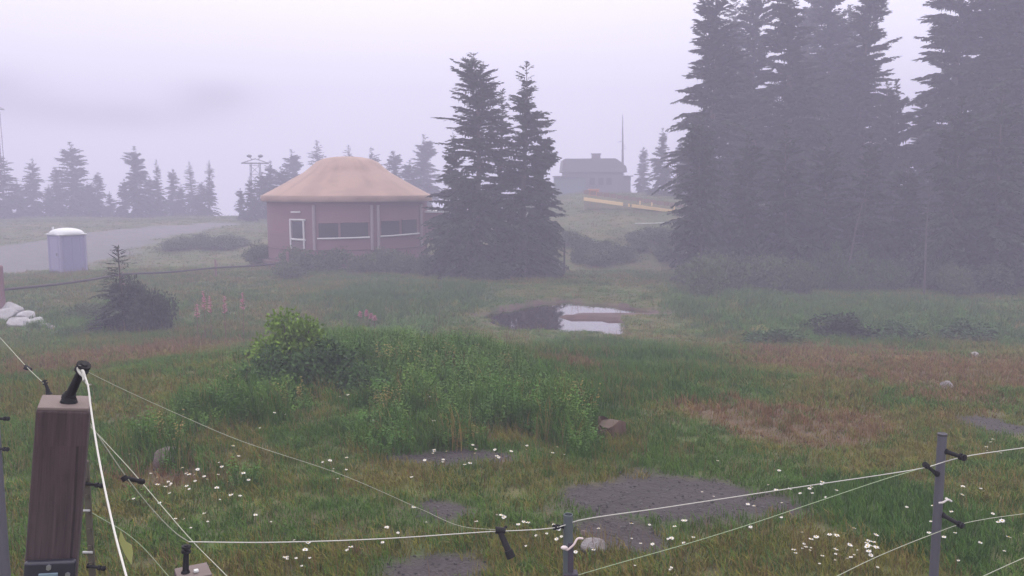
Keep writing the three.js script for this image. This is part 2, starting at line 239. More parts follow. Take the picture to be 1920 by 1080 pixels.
{ const b = onGround(1165, 118), t = thing('dead_tree', 'pale bare trunk rising in the mist behind the cabin', 'tree', b); const hgt = at(1165, 215, 118).y - b.y; part('trunk', merge([rod(V(0, 0, 0), V(0.1, hgt * 0.6, 0), 0.22, 0.16), rod(V(0.1, hgt * 0.6, 0), V(0, hgt, 0), 0.16, 0.04)]), barkMat, t); const q = rng(5); for (let i = 0; i < 12; i++) { const y = hgt * rr(q, 0.3, 0.95), a = q() * 6.28, L = rr(q, 0.25, 0.8); part('branch', rod(V(0.05, y, 0), V(0.05 + Math.cos(a) * L, y - 0.15 * L, Math.sin(a) * L), 0.05, 0.015, 5), barkMat, t); } }

{ // pale dead stems before the stand
  const pale = M(0.1, 0.085, 0.085, 0.95);
  for (const [x0, y0, x1, y1, d, label] of [[1590, 470, 1626, 345, 37.5, 'pale dead stem leaning right in front of the dark stand'], [1743, 470, 1745, 325, 35, 'pale upright dead stem right of the gap in the stand']]) { const b = onGround(x0, d), e = at(x1, y1, d - 0.3); const t = thing('dead_tree', label, 'tree', b, 0, 'dead stems before the right stand'); const u = e.sub(b), m = u.clone().multiplyScalar(0.55).add(V(-0.06, 0.05, 0)); part('trunk', merge([rod(V(0, -0.1, 0), m, 0.05, 0.035), rod(m, u, 0.035, 0.01)]), pale, t); for (let i = 0; i < 4; i++) { const p = u.clone().multiplyScalar(0.45 + 0.13 * i), a = i * 2.2; part('branch', rod(p, p.clone().add(V(Math.cos(a) * 0.4, 0.08, Math.sin(a) * 0.4)), 0.018, 0.006, 5), pale, t); } }
}

// ------------------------------------------------------------------ round hut
const clothTex = dataTex(256, 256, (u, v) => { const a = 0.86 + 0.1 * tn(u, v, 8, 9) + 0.08 * tn(u, v, 40, 10); return [a, a, a]; });
{
  const D = 49, base = V((653 - 960) / F * D, 0, -D - 0.2); base.y = H(base.x, base.z) - 0.2;
  const eave = at(653, 366, D).y - base.y, t = thing('round_hut', 'round hut with tan cone roof and mauve walls beyond the pond', 'hut', base);
  const roofTex = dataTex(512, 128, (u, v) => { const a = 0.62 + 0.3 * tn(u, v * 0.12, 64, 50) + 0.2 * tn(u, v, 14, 51) + 0.12 * tn(u, v, 60, 52); return [a, a * 0.985, a * 0.96]; }), roofMat = M(0.35, 0.232, 0.19, 0.9, { map: roofTex }), wallMat = M(0.23, 0.12, 0.14, 0.85, { map: clothTex }), trim = M(0.62, 0.6, 0.62, 0.6), glass = M(0.03, 0.03, 0.035, 0.12), wood = M(0.13, 0.08, 0.07, 0.85), skirt = M(0.24, 0.17, 0.15, 0.9);
  const rp = [[4.72, -0.32], [4.82, -0.30], [4.82, -0.02], [4.7, 0.03], [3.6, 0.62], [2.45, 1.28], [2.05, 1.6], [1.75, 1.87], [1.35, 2.05], [0.85, 2.15], [0.3, 2.19], [0.01, 2.2]].map(([r, y]) => new THREE.Vector2(r, y));
  const roof = part('roof', new THREE.LatheGeometry(rp, 64).translate(0, eave, 0), roofMat, t);
  part('wall', new THREE.CylinderGeometry(4.5, 4.5, eave - 0.5, 64, 1, true).translate(0, (eave + 0.45) / 2, 0), wallMat, t);
  part('platform', new THREE.CylinderGeometry(4.85, 4.85, 0.16, 48).translate(0, 0.42, 0), wood, t);
  part('skirting', new THREE.CylinderGeometry(4.6, 4.6, 0.5, 48, 1, true).translate(0, 0.1, 0), skirt, t);
  // front faces camera at angle PI/2 from +x toward +z; arc pieces by azimuth from the front
  const yOf = (py) => at(653, py, D - 4.5).y - base.y, R = 4.53;
  const arc = (a0, a1, y0, y1, r, depth) => { const g = new THREE.CylinderGeometry(r, r, y1 - y0, 24, 1, false, a0, a1 - a0); return depth ? merge([g, new THREE.CylinderGeometry(r - depth, r - depth, y1 - y0, 24, 1, true, a0, a1 - a0).translate(0, 0, 0)]).translate(0, (y0 + y1) / 2, 0) : g.translate(0, (y0 + y1) / 2, 0); };
  const azOf = (px) => Math.asin(Math.max(-0.99, Math.min(0.99, (px - 653) / F * (D - 3) / R)));
  const bar = (px0, px1, py0, py1, r = 0.05, off = 0.07) => { const a0 = azOf(px0), a1 = azOf(px1), n = Math.max(1, Math.round(Math.abs(a1 - a0) / 0.12)), pts = []; for (let i = 0; i <= n; i++) { const a = lerp(a0, a1, i / n), y = lerp(yOf(py0), yOf(py1), i / n); pts.push(V(Math.sin(a) * (R + off), y, Math.cos(a) * (R + off))); } return merge(pts.slice(1).map((p, i) => rod(pts[i], p, r, r, 6))); };
  const pane = (px0, px1, py0, py1, mat, name) => part(name, arc(azOf(px0), azOf(px1), yOf(py1), yOf(py0), R + 0.03), mat, t);
  for (const [x0, x1, y0, y1] of [[628, 664, 418, 446], [668, 716, 417, 445], [738, 768, 415, 443], [772, 796, 414, 442]]) { const w = pane(x0, x1, y0, y1, glass, 'window'); part('sill', bar(x0 - 2, x1 + 2, y1 + 2, y1 + 1, 0.045, 0.09), trim, w); part('head', bar(x0, x1, y0, y0, 0.03, 0.06), wallMat, w); }
  for (const px of [620, 722, 733, 802]) part('wall_post', merge([bar(px, px + 0.1, 414, 414, 0.02), rod(V(Math.sin(azOf(px)) * (R + 0.06), yOf(470), Math.cos(azOf(px)) * (R + 0.06)), V(Math.sin(azOf(px)) * (R + 0.06), yOf(385), Math.cos(azOf(px)) * (R + 0.06)), 0.09, 0.09, 6)]), M(0.3, 0.24, 0.27), t);
  const door = pane(574, 601, 414, 468, M(0.16, 0.12, 0.13, 0.6), 'door');
  part('door_pane', arc(azOf(577), azOf(598), yOf(447), yOf(417), R + 0.05), glass, door);
  for (const [a, b, c, d] of [[572, 604, 413, 413], [573, 603, 450, 451], [573, 573.2, 413, 468], [600, 600.2, 413, 468]]) part('door_frame', bar(a, b, c, d, 0.055), trim, door);
  part('door_lamp', box(0.5, 0.08, 0.14, Math.sin(azOf(586)) * (R + 0.1), yOf(398), Math.cos(azOf(586)) * (R + 0.1)), trim, t);
  for (const y of [0.62, 1.2]) part('wall_batten', new THREE.TorusGeometry(4.53, 0.025, 5, 64).rotateX(Math.PI / 2).translate(0, y, 0), wood, t);
  // lean-to on its right
  const ax = (817 - 653) / F * D; const L = part('lean_to', box(1.3, 1.55, 1.6, ax - 0.05, eave - 1.75, -0.3), wallMat, t);
  part('lean_to_roof', box(1.5, 0.1, 1.8, ax, eave - 0.93, -0.3), trim, L); part('lean_to_beam', box(1.36, 0.08, 0.08, ax - 0.03, eave - 1.52, 0.54), trim, L);
  for (const s of [-0.55, 0.5]) part('lean_to_post', box(0.1, 1.6, 0.1, ax + s, eave - 3.3, 0.4), wood, L);
}

// ------------------------------------------------------------------ portable toilet
{
  const b = gp(129, 511), t = thing('portable_toilet', 'grey violet portable toilet with white domed roof on the gravel', 'toilet', b, 0.9);
  const sc = (at(129, 428, -b.z).y - b.y) / 2.3; t.scale.set(sc * 1.02, sc, sc * 1.02);
  const body = M(0.22, 0.205, 0.36, 0.55), pale = M(0.28, 0.255, 0.4, 0.55), white = M(0.62, 0.62, 0.64, 0.6);
  part('body', box(1.26, 1.92, 1.26, 0, 1.06, 0, 0.05), body, t); part('skid', box(1.36, 0.12, 1.4, 0, 0.06, 0), M(0.1, 0.1, 0.1), t);
  const dr = part('door', box(0.02, 1.7, 0.86, -0.64, 1.02, 0.0, 0.009), pale, t); part('handle', box(0.04, 0.14, 0.04, -0.67, 1.0, 0.3), M(0.1, 0.1, 0.1), dr);
  for (const x of [-0.4, 0, 0.4]) part('rib', box(0.1, 1.6, 0.03, x, 1.02, 0.64, 0.012), body, t);
  for (const [x, z] of [[-0.61, 0.61], [0.61, 0.61], [0.61, -0.61], [-0.61, -0.61]]) part('corner_post', new THREE.CylinderGeometry(0.07, 0.07, 1.95, 10).translate(x, 1.06, z), pale, t);
  const rg = new THREE.SphereGeometry(1, 24, 8, 0, Math.PI * 2, 0, Math.PI / 2), p = rg.attributes.position;
  for (let i = 0; i < p.count; i++) { const x = p.getX(i), z = p.getZ(i), n = Math.pow(Math.pow(Math.abs(x), 4) + Math.pow(Math.abs(z), 4), 0.25) || 1, e = Math.hypot(x, z) / n; p.setXYZ(i, x * e * 0.72, 2.03 + 0.3 * p.getY(i), z * e * 0.72); } rg.computeVertexNormals();
  const rf = part('roof', rg, white, t); part('roof_rim', box(1.42, 0.08, 1.42, 0, 2.0, 0, 0.03), white, rf); part('vent_pipe', new THREE.CylinderGeometry(0.05, 0.05, 0.25, 10).translate(-0.45, 2.25, -0.45), white, t);
}

// ------------------------------------------------------------------ cabin, planks, lift towers
{
  const D = 96, px2m = D / F, b = onGround(1113, D), t = thing('cabin', 'grey cabin with clipped roof and chimney fading into the mist', 'cabin', b), y = (py) => at(1113, py, D).y - b.y, x = (px) => (px - 1113) * px2m * 1.005;
  const wall = M(0.2, 0.18, 0.19), roofM = M(0.17, 0.155, 0.16), dark = M(0.06, 0.055, 0.06, 0.4), blue = M(0.16, 0.2, 0.21);
  const prism = (pts, dep) => { const s = new THREE.Shape(pts.map(([a, c]) => new THREE.Vector2(a, c))); return new THREE.ExtrudeGeometry(s, { depth: dep, bevelEnabled: false }).translate(0, 0, -dep); };
  const yb = Math.min(-0.4, y(385));
  part('wall', prism([[x(1058), yb], [x(1168), yb], [x(1168), y(322)], [x(1058), y(322)]], 4.5), wall, t);
  const rf = part('roof', prism([[x(1053), y(323)], [x(1056), y(300)], [x(1060), y(297.5)], [x(1152), y(297)], [x(1160), y(302)], [x(1172), y(312)], [x(1174), y(323)]], 5).translate(0, 0, 0.25), roofM, t);
  part('chimney', box(16 * px2m, 0.75, 0.6, x(1119), y(294), -1.6), wall, rf); part('chimney_cap', box(19 * px2m, 0.08, 0.75, x(1119), y(287.5), -1.6), roofM, rf);
  const sh = part('side_shed', prism([[x(1168.5), yb], [x(1182), yb], [x(1182), y(331)], [x(1168.5), y(331)]], 3).translate(0, 0, -0.3), wall, t); part('shed_roof', box(20 * px2m, 0.1, 3.4, x(1176), y(330), -1.7), roofM, sh);
  const an = part('annex', prism([[x(1038), yb], [x(1094), yb], [x(1094), y(333)], [x(1038), y(333)]], 2.5).translate(0, 0, 3), blue, t); part('annex_roof', box(60 * px2m, 0.1, 2.9, x(1066), y(331.5), 1.75), roofM, an);
  for (const [a, c] of [[1110, 340], [1141, 340], [1126, 340]]) { const w = part('window', box(0.6, 0.8, 0.06, x(a), y(c), 0.01), dark, t); part('frame', box(0.7, 0.08, 0.1, x(a), y(c) - 0.43, 0.02), wall, w); }
}
{
  const D = 66, yel = M(0.9, 0.66, 0.32, 0.6), rust = M(0.33, 0.32, 0.2, 0.9), board = M(0.27, 0.19, 0.16, 0.85), grp = 'yellow beams on the bank';
  const bm = (name, p0, p1, label) => { const a = at(p0[0], p0[1], D), b = at(p1[0], p1[1], D - 1.2), L = a.distanceTo(b), g = box(L, 0.25, 0.18, 0, 0, 0, 0.015); g.applyQuaternion(new THREE.Quaternion().setFromUnitVectors(V(1, 0, 0), b.clone().sub(a).normalize())); const c = a.clone().add(b).multiplyScalar(0.5); return solo(name, g.translate(c.x, c.y, c.z), yel, label, 'beam', grp); };
  bm('yellow_beam', [1095, 373], [1168, 383], 'yellow beam on the bank below the cabin, left of its pair');
  bm('yellow_beam', [1172, 384], [1275, 398], 'longer yellow beam on the bank, running behind the dark firs');
  const fenceB = thing('plank_wall', 'low grey brown plank wall under the yellow beams', 'wall'), up = thing('board_fence', 'reddish board strip standing just behind the yellow beams', 'fence');
  for (let i = 0; i < 15; i++) { const px = 1100 + i * 12.5, d = D + 0.35 - 1.2 * i / 15, top = at(px, 371.5 + (px - 1095) * 0.143 - 7, d), g0 = H(top.x, top.z) - 0.2; part('plank', box(0.49, Math.max(0.3, top.y - g0), 0.05, top.x, (top.y + g0) / 2, top.z), rust, fenceB); part('board', box(0.46, 0.3, 0.04, top.x, top.y + 0.2, top.z - 0.12), board, up); }
  { const c = at(1113, 361, D + 0.9); const g0 = H(c.x, c.z); const t = thing('orange_box', 'small orange box behind the left end of the yellow beams', 'box', V(c.x, g0, c.z)); const hh = c.y + 0.22 - g0; part('body', box(0.8, hh, 0.6, 0, hh / 2, 0, 0.03), M(0.55, 0.27, 0.14), t); part('lid', box(0.86, 0.06, 0.66, 0, hh + 0.02, 0, 0.02), M(0.6, 0.32, 0.18), t); }
  for (const [px, py, l] of [[1200, 381, 'short yellow peg on the long beam, leftmost'], [1222, 384, 'short yellow peg on the long beam, middle'], [1264, 391, 'short yellow peg at the right end of the long beam']]) { const p = at(px, py, D - 0.7); solo('peg', merge([rod(V(p.x, p.y - 0.1, p.z), V(p.x, p.y + 0.12, p.z), 0.06, 0.05, 8), new THREE.SphereGeometry(0.07, 8, 6).translate(p.x, p.y + 0.12, p.z)]), yel, l, 'peg', 'pegs on the yellow beams'); }
  const a = at(1190, 419, 60), b = at(1275, 415, 57); solo('guide_cable', tube([a, a.clone().lerp(b, 0.5).add(V(0, -0.05, 0)), b], 0.035, 16, 6), M(0.55, 0.55, 0.55, 0.5), 'pale cable strung low across the bank below the yellow beams', 'cable');
}
function liftTower(px, d, topPy, armPx, label, lamps) {
  const b = onGround(px, d), hgt = at(px, topPy, d).y - b.y, w = armPx * d / F, t = thing('lift_tower', label, 'tower', b, 0.15, 'lift towers on the crest'), st = M(0.12, 0.12, 0.13, 0.5, { metalness: 0.3 }), s0 = w * 0.16;
  for (const [i, k] of [[-1, -1], [1, -1], [1, 1], [-1, 1]]) part('mast_leg', rod(V(i * s0 * 1.3, 0, k * s0 * 1.3), V(i * s0, hgt, k * s0), 0.05, 0.04, 6), st, t);
  for (let y = 0; y < hgt - 0.6; y += 0.9) { part('brace', merge([rod(V(-s0 * 1.1, y, s0 * 1.1), V(s0 * 1.1, y + 0.9, s0 * 1.1), 0.025), rod(V(s0 * 1.1, y, s0 * 1.1), V(-s0 * 1.1, y + 0.9, s0 * 1.1), 0.025), rod(V(-s0 * 1.1, y + 0.9, s0 * 1.1), V(s0 * 1.1, y + 0.9, s0 * 1.1), 0.025)]), st, t); }
  const arm = part('crossarm', merge([rod(V(-w / 2, hgt, 0), V(w / 2, hgt, 0), 0.07), rod(V(-w / 2, hgt, 0), V(0, hgt + 0.45, 0), 0.045), rod(V(w / 2, hgt, 0), V(0, hgt + 0.45, 0), 0.045)]), st, t);
  if (lamps) for (const s of [-1, 1]) { part('sheave', new THREE.SphereGeometry(0.22, 10, 8).scale(1.2, 0.75, 1).translate(s * w * 0.2, hgt + 0.72, 0), st, arm); part('sheave_arm', rod(V(s * w * 0.1, hgt + 0.3, 0), V(s * w * 0.2, hgt + 0.7, 0), 0.035), st, arm); }
}
liftTower(481, 88, 306, 50, 'lattice lift tower with crossarm left of the hut roof', true);
liftTower(4, 104, 205, 30, 'tall faint lattice tower at the left picture edge', false);

// ------------------------------------------------------------------ rail fence on the left
{
  const post = M(0.2, 0.11, 0.12, 0.9), rail = M(0.04, 0.028, 0.032, 0.9), spots = [[6, 598, 500], [540, 512, 474], [232, 545, 512], [405, 522, 488]];
  const base = spots.map(([px, py]) => gp(px, py));
  const tops = spots.map(([px, , top], i) => at(px, top, -base[i].z));
  const say = ['reddish wooden post at the left picture edge below the toilet', 'wooden post of the rail fence in front of the hut', 'rail fence post half hidden by the young fir', 'thin rail fence post between the young fir and the hut'];
  const wr = [0.11, 0.09, 0.05, 0.05];
  base.forEach((p, i) => { const t = thing('fence_post', say[i], 'post', V(p.x, p.y - 0.15, p.z), 0.3 * i, 'posts of the rail fence'); const hh = tops[i].y - p.y + 0.15; part('shaft', new THREE.CylinderGeometry(wr[i] * 0.92, wr[i], hh, 12).translate(0, hh / 2, 0), post, t); part('cap', new THREE.CylinderGeometry(wr[i] * 0.6, wr[i] * 0.92, 0.05, 12).translate(0, hh + 0.025, 0), post, t); });
  const A = at(8, 543, -base[0].z), B = at(232, 514, -base[2].z - 0.05), E = at(405, 502, -base[3].z - 0.05), G = at(540, 492, -base[1].z);
  solo('fence_rail', tube([A, A.clone().lerp(B, 0.5).add(V(0, -0.06, 0)), B], 0.045, 24, 8), rail, 'dark pole rail from the left edge post to the young fir', 'rail', 'rails of the left fence');
  solo('fence_rail', tube([B, B.clone().lerp(E, 0.5).add(V(0, -0.05, 0)), E, E.clone().lerp(G, 0.5).add(V(0, -0.04, 0)), G], 0.042, 30, 8), rail, 'dark pole rail from the young fir towards the hut', 'rail', 'rails of the left fence');
  const s = gp(1058, 518), st = at(1058, 455, -s.z); solo('marker_post', rod(V(s.x, s.y - 0.1, s.z), V(s.x, st.y, s.z), 0.05, 0.045, 8), rail, 'thin dark marker post on the bank behind the pond', 'post');
}

// ------------------------------------------------------------------ rocks and stump
function rockGeo(seed, sx, sy, sz) {                        // a ball cut by random planes, then roughened
  const g = new THREE.IcosahedronGeometry(1, 4), p = g.attributes.position, q = rng(seed * 13 + 5), cuts = []; for (let i = 0; i < 11; i++) { const n = V(rr(q, -1, 1), rr(q, -0.5, 1), rr(q, -1, 1)).normalize(); cuts.push([n, rr(q, 0.58, 0.9)]); }
  const v = V(0, 0, 0); for (let i = 0; i < p.count; i++) { v.fromBufferAttribute(p, i); for (const [n, d] of cuts) { const e = v.dot(n) - d; if (e > 0) v.addScaledVector(n, -e * 0.92); } v.multiplyScalar(1 + 0.1 * (fbm(v.x * 3 + seed, v.y * 3 + v.z * 2.3, 3) - 0.5)); p.setXYZ(i, v.x * sx, v.y * sy, v.z * sz); } g.computeVertexNormals(); return g; }
{
  const rockTex = dataTex(256, 256, (u, v) => { const a = 0.7 + 0.3 * tn(u, v, 10, 20) + 0.2 * (tn(u, v, 60, 21) - 0.5); return [a, a, a]; });
  const rm = (r, g, b) => M(r, g, b, 0.9, { map: rockTex, bumpMap: relief, bumpScale: 0.01 });
  const pink = rm(0.24, 0.18, 0.18), pale = rm(0.33, 0.3, 0.31), white = rm(0.42, 0.4, 0.42);
  const put = (px, py, w, hgt, mat, label, group) => { const p = gp(px, py), s = w * -p.z / F / 1.55; const m = solo('rock', rockGeo(px, s, s * hgt * 1.25, s * 0.9), mat, label, 'rock', group); m.position.set(p.x, p.y + s * hgt * 0.62, p.z); m.rotation.y = px; };
  put(318, 872, 50, 0.6, pink, 'pinkish grey rock among daisies right of the wooden post'); put(1775, 730, 20, 0.8, pale, 'pale rock on the brown dirt, lower of two'); put(1829, 670, 18, 0.5, white, 'small white rock on the brown dirt, upper of two'); put(1112, 1032, 42, 0.5, pale, 'flat pale stone just right of the centre fence pole'); put(604, 490, 20, 0.6, rm(0.5, 0.44, 0.36), 'pale boulder in front of the hut door'); put(1094, 1003, 14, 0.6, pink, 'small pinkish stone above the flat pale stone');
  const q = rng(77), where = ['at its left end', 'tallest, with a rounded top', 'low in front of the tallest', 'in the middle of the heap', 'in the lower row of the heap', 'right of the middle', 'toward the right tail', 'small one in the right tail', 'last one of the right tail'];
  [[8, 600, 44, 0.5], [26, 596, 36, 0.75], [34, 611, 40, 0.4], [52, 602, 34, 0.5], [60, 612, 30, 0.4], [72, 608, 24, 0.5], [84, 616, 22, 0.45], [98, 620, 18, 0.5], [112, 626, 16, 0.45]].forEach(([px, py, w, hh], i) => put(px, py, w, hh, i < 6 ? white : pale, 'whitish rock in the heap at the left edge, ' + where[i], 'heap of whitish rocks'));
  const sg = gp(1145, 818), st = thing('tree_stump', 'weathered brown tree stump at the edge of the tall weeds', 'stump', V(sg.x, sg.y - 0.08, sg.z)); const sw = 27 * -sg.z / F; const lp = [[sw * 1.35, 0], [sw * 1.1, sw * 0.5], [sw * 0.95, sw * 1.0], [sw * 0.9, sw * 1.5], [sw * 0.8, sw * 1.52]].map(([a, c]) => new THREE.Vector2(a, c)); const lg = new THREE.LatheGeometry(lp, 28), P = lg.attributes.position; for (let i = 0; i < P.count; i++) { const a = Math.atan2(P.getZ(i), P.getX(i)), k = 1 + 0.12 * Math.sin(a * 5 + 1) + 0.06 * Math.sin(a * 9); P.setXYZ(i, P.getX(i) * k, P.getY(i) * (1 + 0.22 * Math.sin(a * 2)), P.getZ(i) * k); } lg.computeVertexNormals();
  part('bark', lg, M(0.12, 0.07, 0.05, 0.95, { map: rockTex }), st); part('cut_face', new THREE.CircleGeometry(sw * 0.82, 24).rotateX(-Math.PI / 2 + 0.15).translate(0, sw * 1.45, 0), M(0.1, 0.068, 0.05, 0.95, { map: rockTex }), st);
}

// ------------------------------------------------------------------ shrubs and flowers
const leafMat = new THREE.MeshPhysicalMaterial({ vertexColors: true, roughness: 0.9, specularIntensity: 0.3, side: THREE.DoubleSide });
function bushGeo(seed, w, h, n, leaf, col, lobes = 13) {
  const q = rng(seed), f = new Faces(), L = [], stems = [];
  for (let i = 0; i < lobes; i++) { const a = q() * 6.283, r = w * 0.55 * Math.sqrt(q()); L.push([Math.cos(a) * r, h * rr(q, 0.2, 0.82) * (1 - 0.5 * r / w), Math.sin(a) * r, w * rr(q, 0.18, 0.44), h * rr(q, 0.14, 0.3)]); stems.push(rod(V(0, 0, 0), V(L[i][0], L[i][1], L[i][2]), 0.022 * h, 0.008 * h, 5)); }
  for (let i = 0; i < n; i++) {
    const [x, y, z, a, b] = L[Math.floor(q() * lobes)], th = q() * 6.283, cz = q() * 2 - 1, sn = Math.sqrt(1 - cz * cz), k = Math.cbrt(rr(q, 0.1, 1)) * rr(q, 0.75, 1.45), p = V(x + Math.cos(th) * sn * a * k, Math.max(0.02, y + cz * b * k), z + Math.sin(th) * sn * a * k);
    const d = V(Math.cos(th) * sn + rr(q, -0.6, 0.6), cz * 0.5 + rr(q, -0.7, 0.5), Math.sin(th) * sn + rr(q, -0.6, 0.6)).normalize(), s = V(rr(q, -1, 1), rr(q, -0.5, 0.5), rr(q, -1, 1)).cross(d).normalize(), v = rr(q, 0.7, 1.35);
    f.spray(p, d, s, leaf * rr(q, 0.7, 1.3), leaf * 0.3, [col[0] * v, col[1] * v, col[2] * v]);
  }
  return { stem: merge(stems), leaves: f.geo() };
}
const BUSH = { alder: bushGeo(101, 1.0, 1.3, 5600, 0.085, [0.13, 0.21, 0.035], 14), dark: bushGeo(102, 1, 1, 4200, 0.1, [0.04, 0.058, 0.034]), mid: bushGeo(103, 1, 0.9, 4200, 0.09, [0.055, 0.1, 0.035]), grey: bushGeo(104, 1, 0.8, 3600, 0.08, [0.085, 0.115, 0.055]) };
function bush(kind, px, py, wPx, hPx, label, group, name = 'shrub') { const p = gp(px, py), k = BUSH[kind], s = wPx * -p.z / F / 2, v = hPx * -p.z / F / (kind === 'alder' ? 1.3 : 1); const t = thing(name, label, 'shrub', V(p.x, p.y - 0.05, p.z), px * 1.3, group); t.scale.set(s, v, s); part('stem', k.stem, barkMat, t); part('foliage', k.leaves, leafMat, t); return t; }
{ // alder clump in the middle left
  bush('alder', 545, 705, 175, 145, 'bright green leafy shrub standing above the weeds left of centre', 'shrubs on the mound');
  bush('mid', 600, 720, 190, 110, 'mid green shrub at the right foot of the bright green shrub', 'shrubs on the mound');
  bush('mid', 520, 730, 170, 100, 'mid green shrub at the left foot of the bright green shrub', 'shrubs on the mound');
  bush('mid', 690, 740, 150, 80, 'low green shrub right of the bright shrub in the weeds', 'shrubs on the mound');
  bush('dark', 1575, 635, 130, 55, 'dark low shrub in the right meadow', 'shrubs of the right meadow');
  bush('mid', 1690, 640, 150, 48, 'green low shrub in the right meadow, right of the dark one', 'shrubs of the right meadow');
  bush('mid', 1450, 645, 160, 40, 'green low shrub in the right meadow, left of the dark one', 'shrubs of the right meadow');
  bush('mid', 1820, 640, 150, 50, 'green low shrub above the brown dirt on the right', 'shrubs of the right meadow');
  bush('dark', 288, 624, 90, 95, 'leafy shrub at the right foot of the young fir', 'shrubs by the young fir');
  bush('dark', 236, 620, 100, 115, 'dark shrub wrapped round the foot of the young fir', 'shrubs by the young fir');
  bush('grey', 160, 600, 110, 45, 'low greyish shrub left of the young fir', 'shrubs by the young fir');
  const yg = onGround(222, -gp(226, 620).z); const yt = thing('young_fir', 'thin young fir poking out of dark shrubs in front of the rail', 'tree', yg, 1); const k = KINDS.young, s = (at(222, 462, -yg.z).y - yg.y) / k.h; yt.scale.set(s * 1.7, s, s * 1.7); part('trunk', k.trunk, barkMat, yt); part('crown', k.crown, needleMat, yt);
  const q = rng(303), ORD = ['', 'second', 'third', 'fourth', 'fifth', 'sixth', 'seventh', 'eighth', 'ninth', 'tenth', 'eleventh', 'twelfth'];
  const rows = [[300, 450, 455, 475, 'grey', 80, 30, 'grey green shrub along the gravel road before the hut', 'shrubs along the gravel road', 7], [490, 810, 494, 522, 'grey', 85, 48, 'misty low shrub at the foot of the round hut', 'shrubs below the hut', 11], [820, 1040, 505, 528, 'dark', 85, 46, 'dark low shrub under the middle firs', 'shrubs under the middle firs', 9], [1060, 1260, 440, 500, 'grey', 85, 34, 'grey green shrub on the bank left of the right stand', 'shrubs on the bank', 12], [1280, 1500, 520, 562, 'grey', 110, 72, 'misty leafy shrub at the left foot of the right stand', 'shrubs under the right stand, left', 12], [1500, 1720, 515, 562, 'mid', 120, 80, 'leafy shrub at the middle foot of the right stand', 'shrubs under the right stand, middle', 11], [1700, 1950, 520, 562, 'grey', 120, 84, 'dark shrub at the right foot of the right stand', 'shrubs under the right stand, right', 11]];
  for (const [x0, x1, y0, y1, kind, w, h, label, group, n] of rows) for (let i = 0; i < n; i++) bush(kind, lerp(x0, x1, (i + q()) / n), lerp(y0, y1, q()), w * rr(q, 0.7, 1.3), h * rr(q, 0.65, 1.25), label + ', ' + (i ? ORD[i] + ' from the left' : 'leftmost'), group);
}
// white daisies: one proto, one copy for each flower seen
const petalMat = M(0.62, 0.6, 0.6, 0.8, { side: THREE.DoubleSide }), eyeMat = M(0.5, 0.36, 0.05), stalkMat = M(0.06, 0.09, 0.03);
function daisyProto(seed, tilt) {
  const q = rng(seed), f = new Faces(), n = 12; for (let i = 0; i < n; i++) { const a = i / n * 6.283, d = V(Math.cos(a), rr(q, -0.1, 0.3), Math.sin(a)).normalize(); f.spray(V(d.x * 0.004, 0.24, d.z * 0.004), d, V(-d.z, 0, d.x), 0.022, 0.0056, [1, 1, 1]); }
  const g = f.geo().rotateX(tilt), e = new THREE.SphereGeometry(0.0075, 8, 5).scale(1, 0.5, 1).translate(0, 0.243, 0).rotateX(tilt), top = V(0, 0.236, 0).applyAxisAngle(V(1, 0, 0), tilt);
  return [tube([V(0, -0.03, 0), V(0.006, top.y * 0.5, top.z * 0.4), top], 0.0018, 6, 4), g, e];
}
const DAISY = [daisyProto(1, 0.12), daisyProto(2, 0.3), daisyProto(3, -0.1)];
{
  const q = rng(909), protos = DAISY.map(() => null);
  const put = (px, py, label, group) => {
    const k = Math.floor(q() * 3), p = gp(px, py), d = DAISY[k]; if (-p.z > 16) return;
    const o = thing('daisy', label, 'flower', V(p.x, p.y, p.z), q() * 6.28, group); part('stem', d[0], stalkMat, o); part('petals', d[1], petalMat, o); part('flower_centre', d[2], eyeMat, o);
    const s = rr(q, 0.35, 0.85); o.scale.set(s, s * 1.1, s);
  };
  const zones = [[1480, 1650, 1015, 1085, 34, 'white daisy in the thick cluster at the bottom, right of centre'], [1495, 1575, 925, 950, 9, 'white daisy on the right tip of the gravel patch'], [1840, 1925, 835, 860, 6, 'white daisy at the right picture edge above the upper rope'], [1660, 1920, 900, 1100, 20, 'white daisy in the grass around the right fence pole'], [240, 470, 840, 1010, 40, 'white daisy in the grass right of the wooden post'], [600, 680, 850, 925, 8, 'white daisy in the olive grass left of centre'], [800, 1060, 840, 900, 22, 'white daisy along the lower edge of the tall weeds'], [950, 1060, 990, 1040, 12, 'white daisy left of the centre fence pole'], [520, 600, 1040, 1085, 8, 'white daisy in the small cluster at the bottom left of centre'], [1080, 1310, 975, 1090, 18, 'white daisy in the grass right of the centre fence pole'], [1300, 1480, 870, 1080, 12, 'white daisy near the lower gravel edge'], [420, 900, 660, 830, 16, 'small white daisy inside the tall weeds'], [470, 960, 900, 1080, 14, 'white daisy in the open grass below the slack wire']];
  for (const [x0, x1, y0, y1, n, label] of zones) for (let i = 0; i < n; i++) put(lerp(x0, x1, q()), lerp(y0, y1, (q() + q()) / 2) + 18, label, label.replace('white daisy', 'daisies').replace('small ', ''));
}
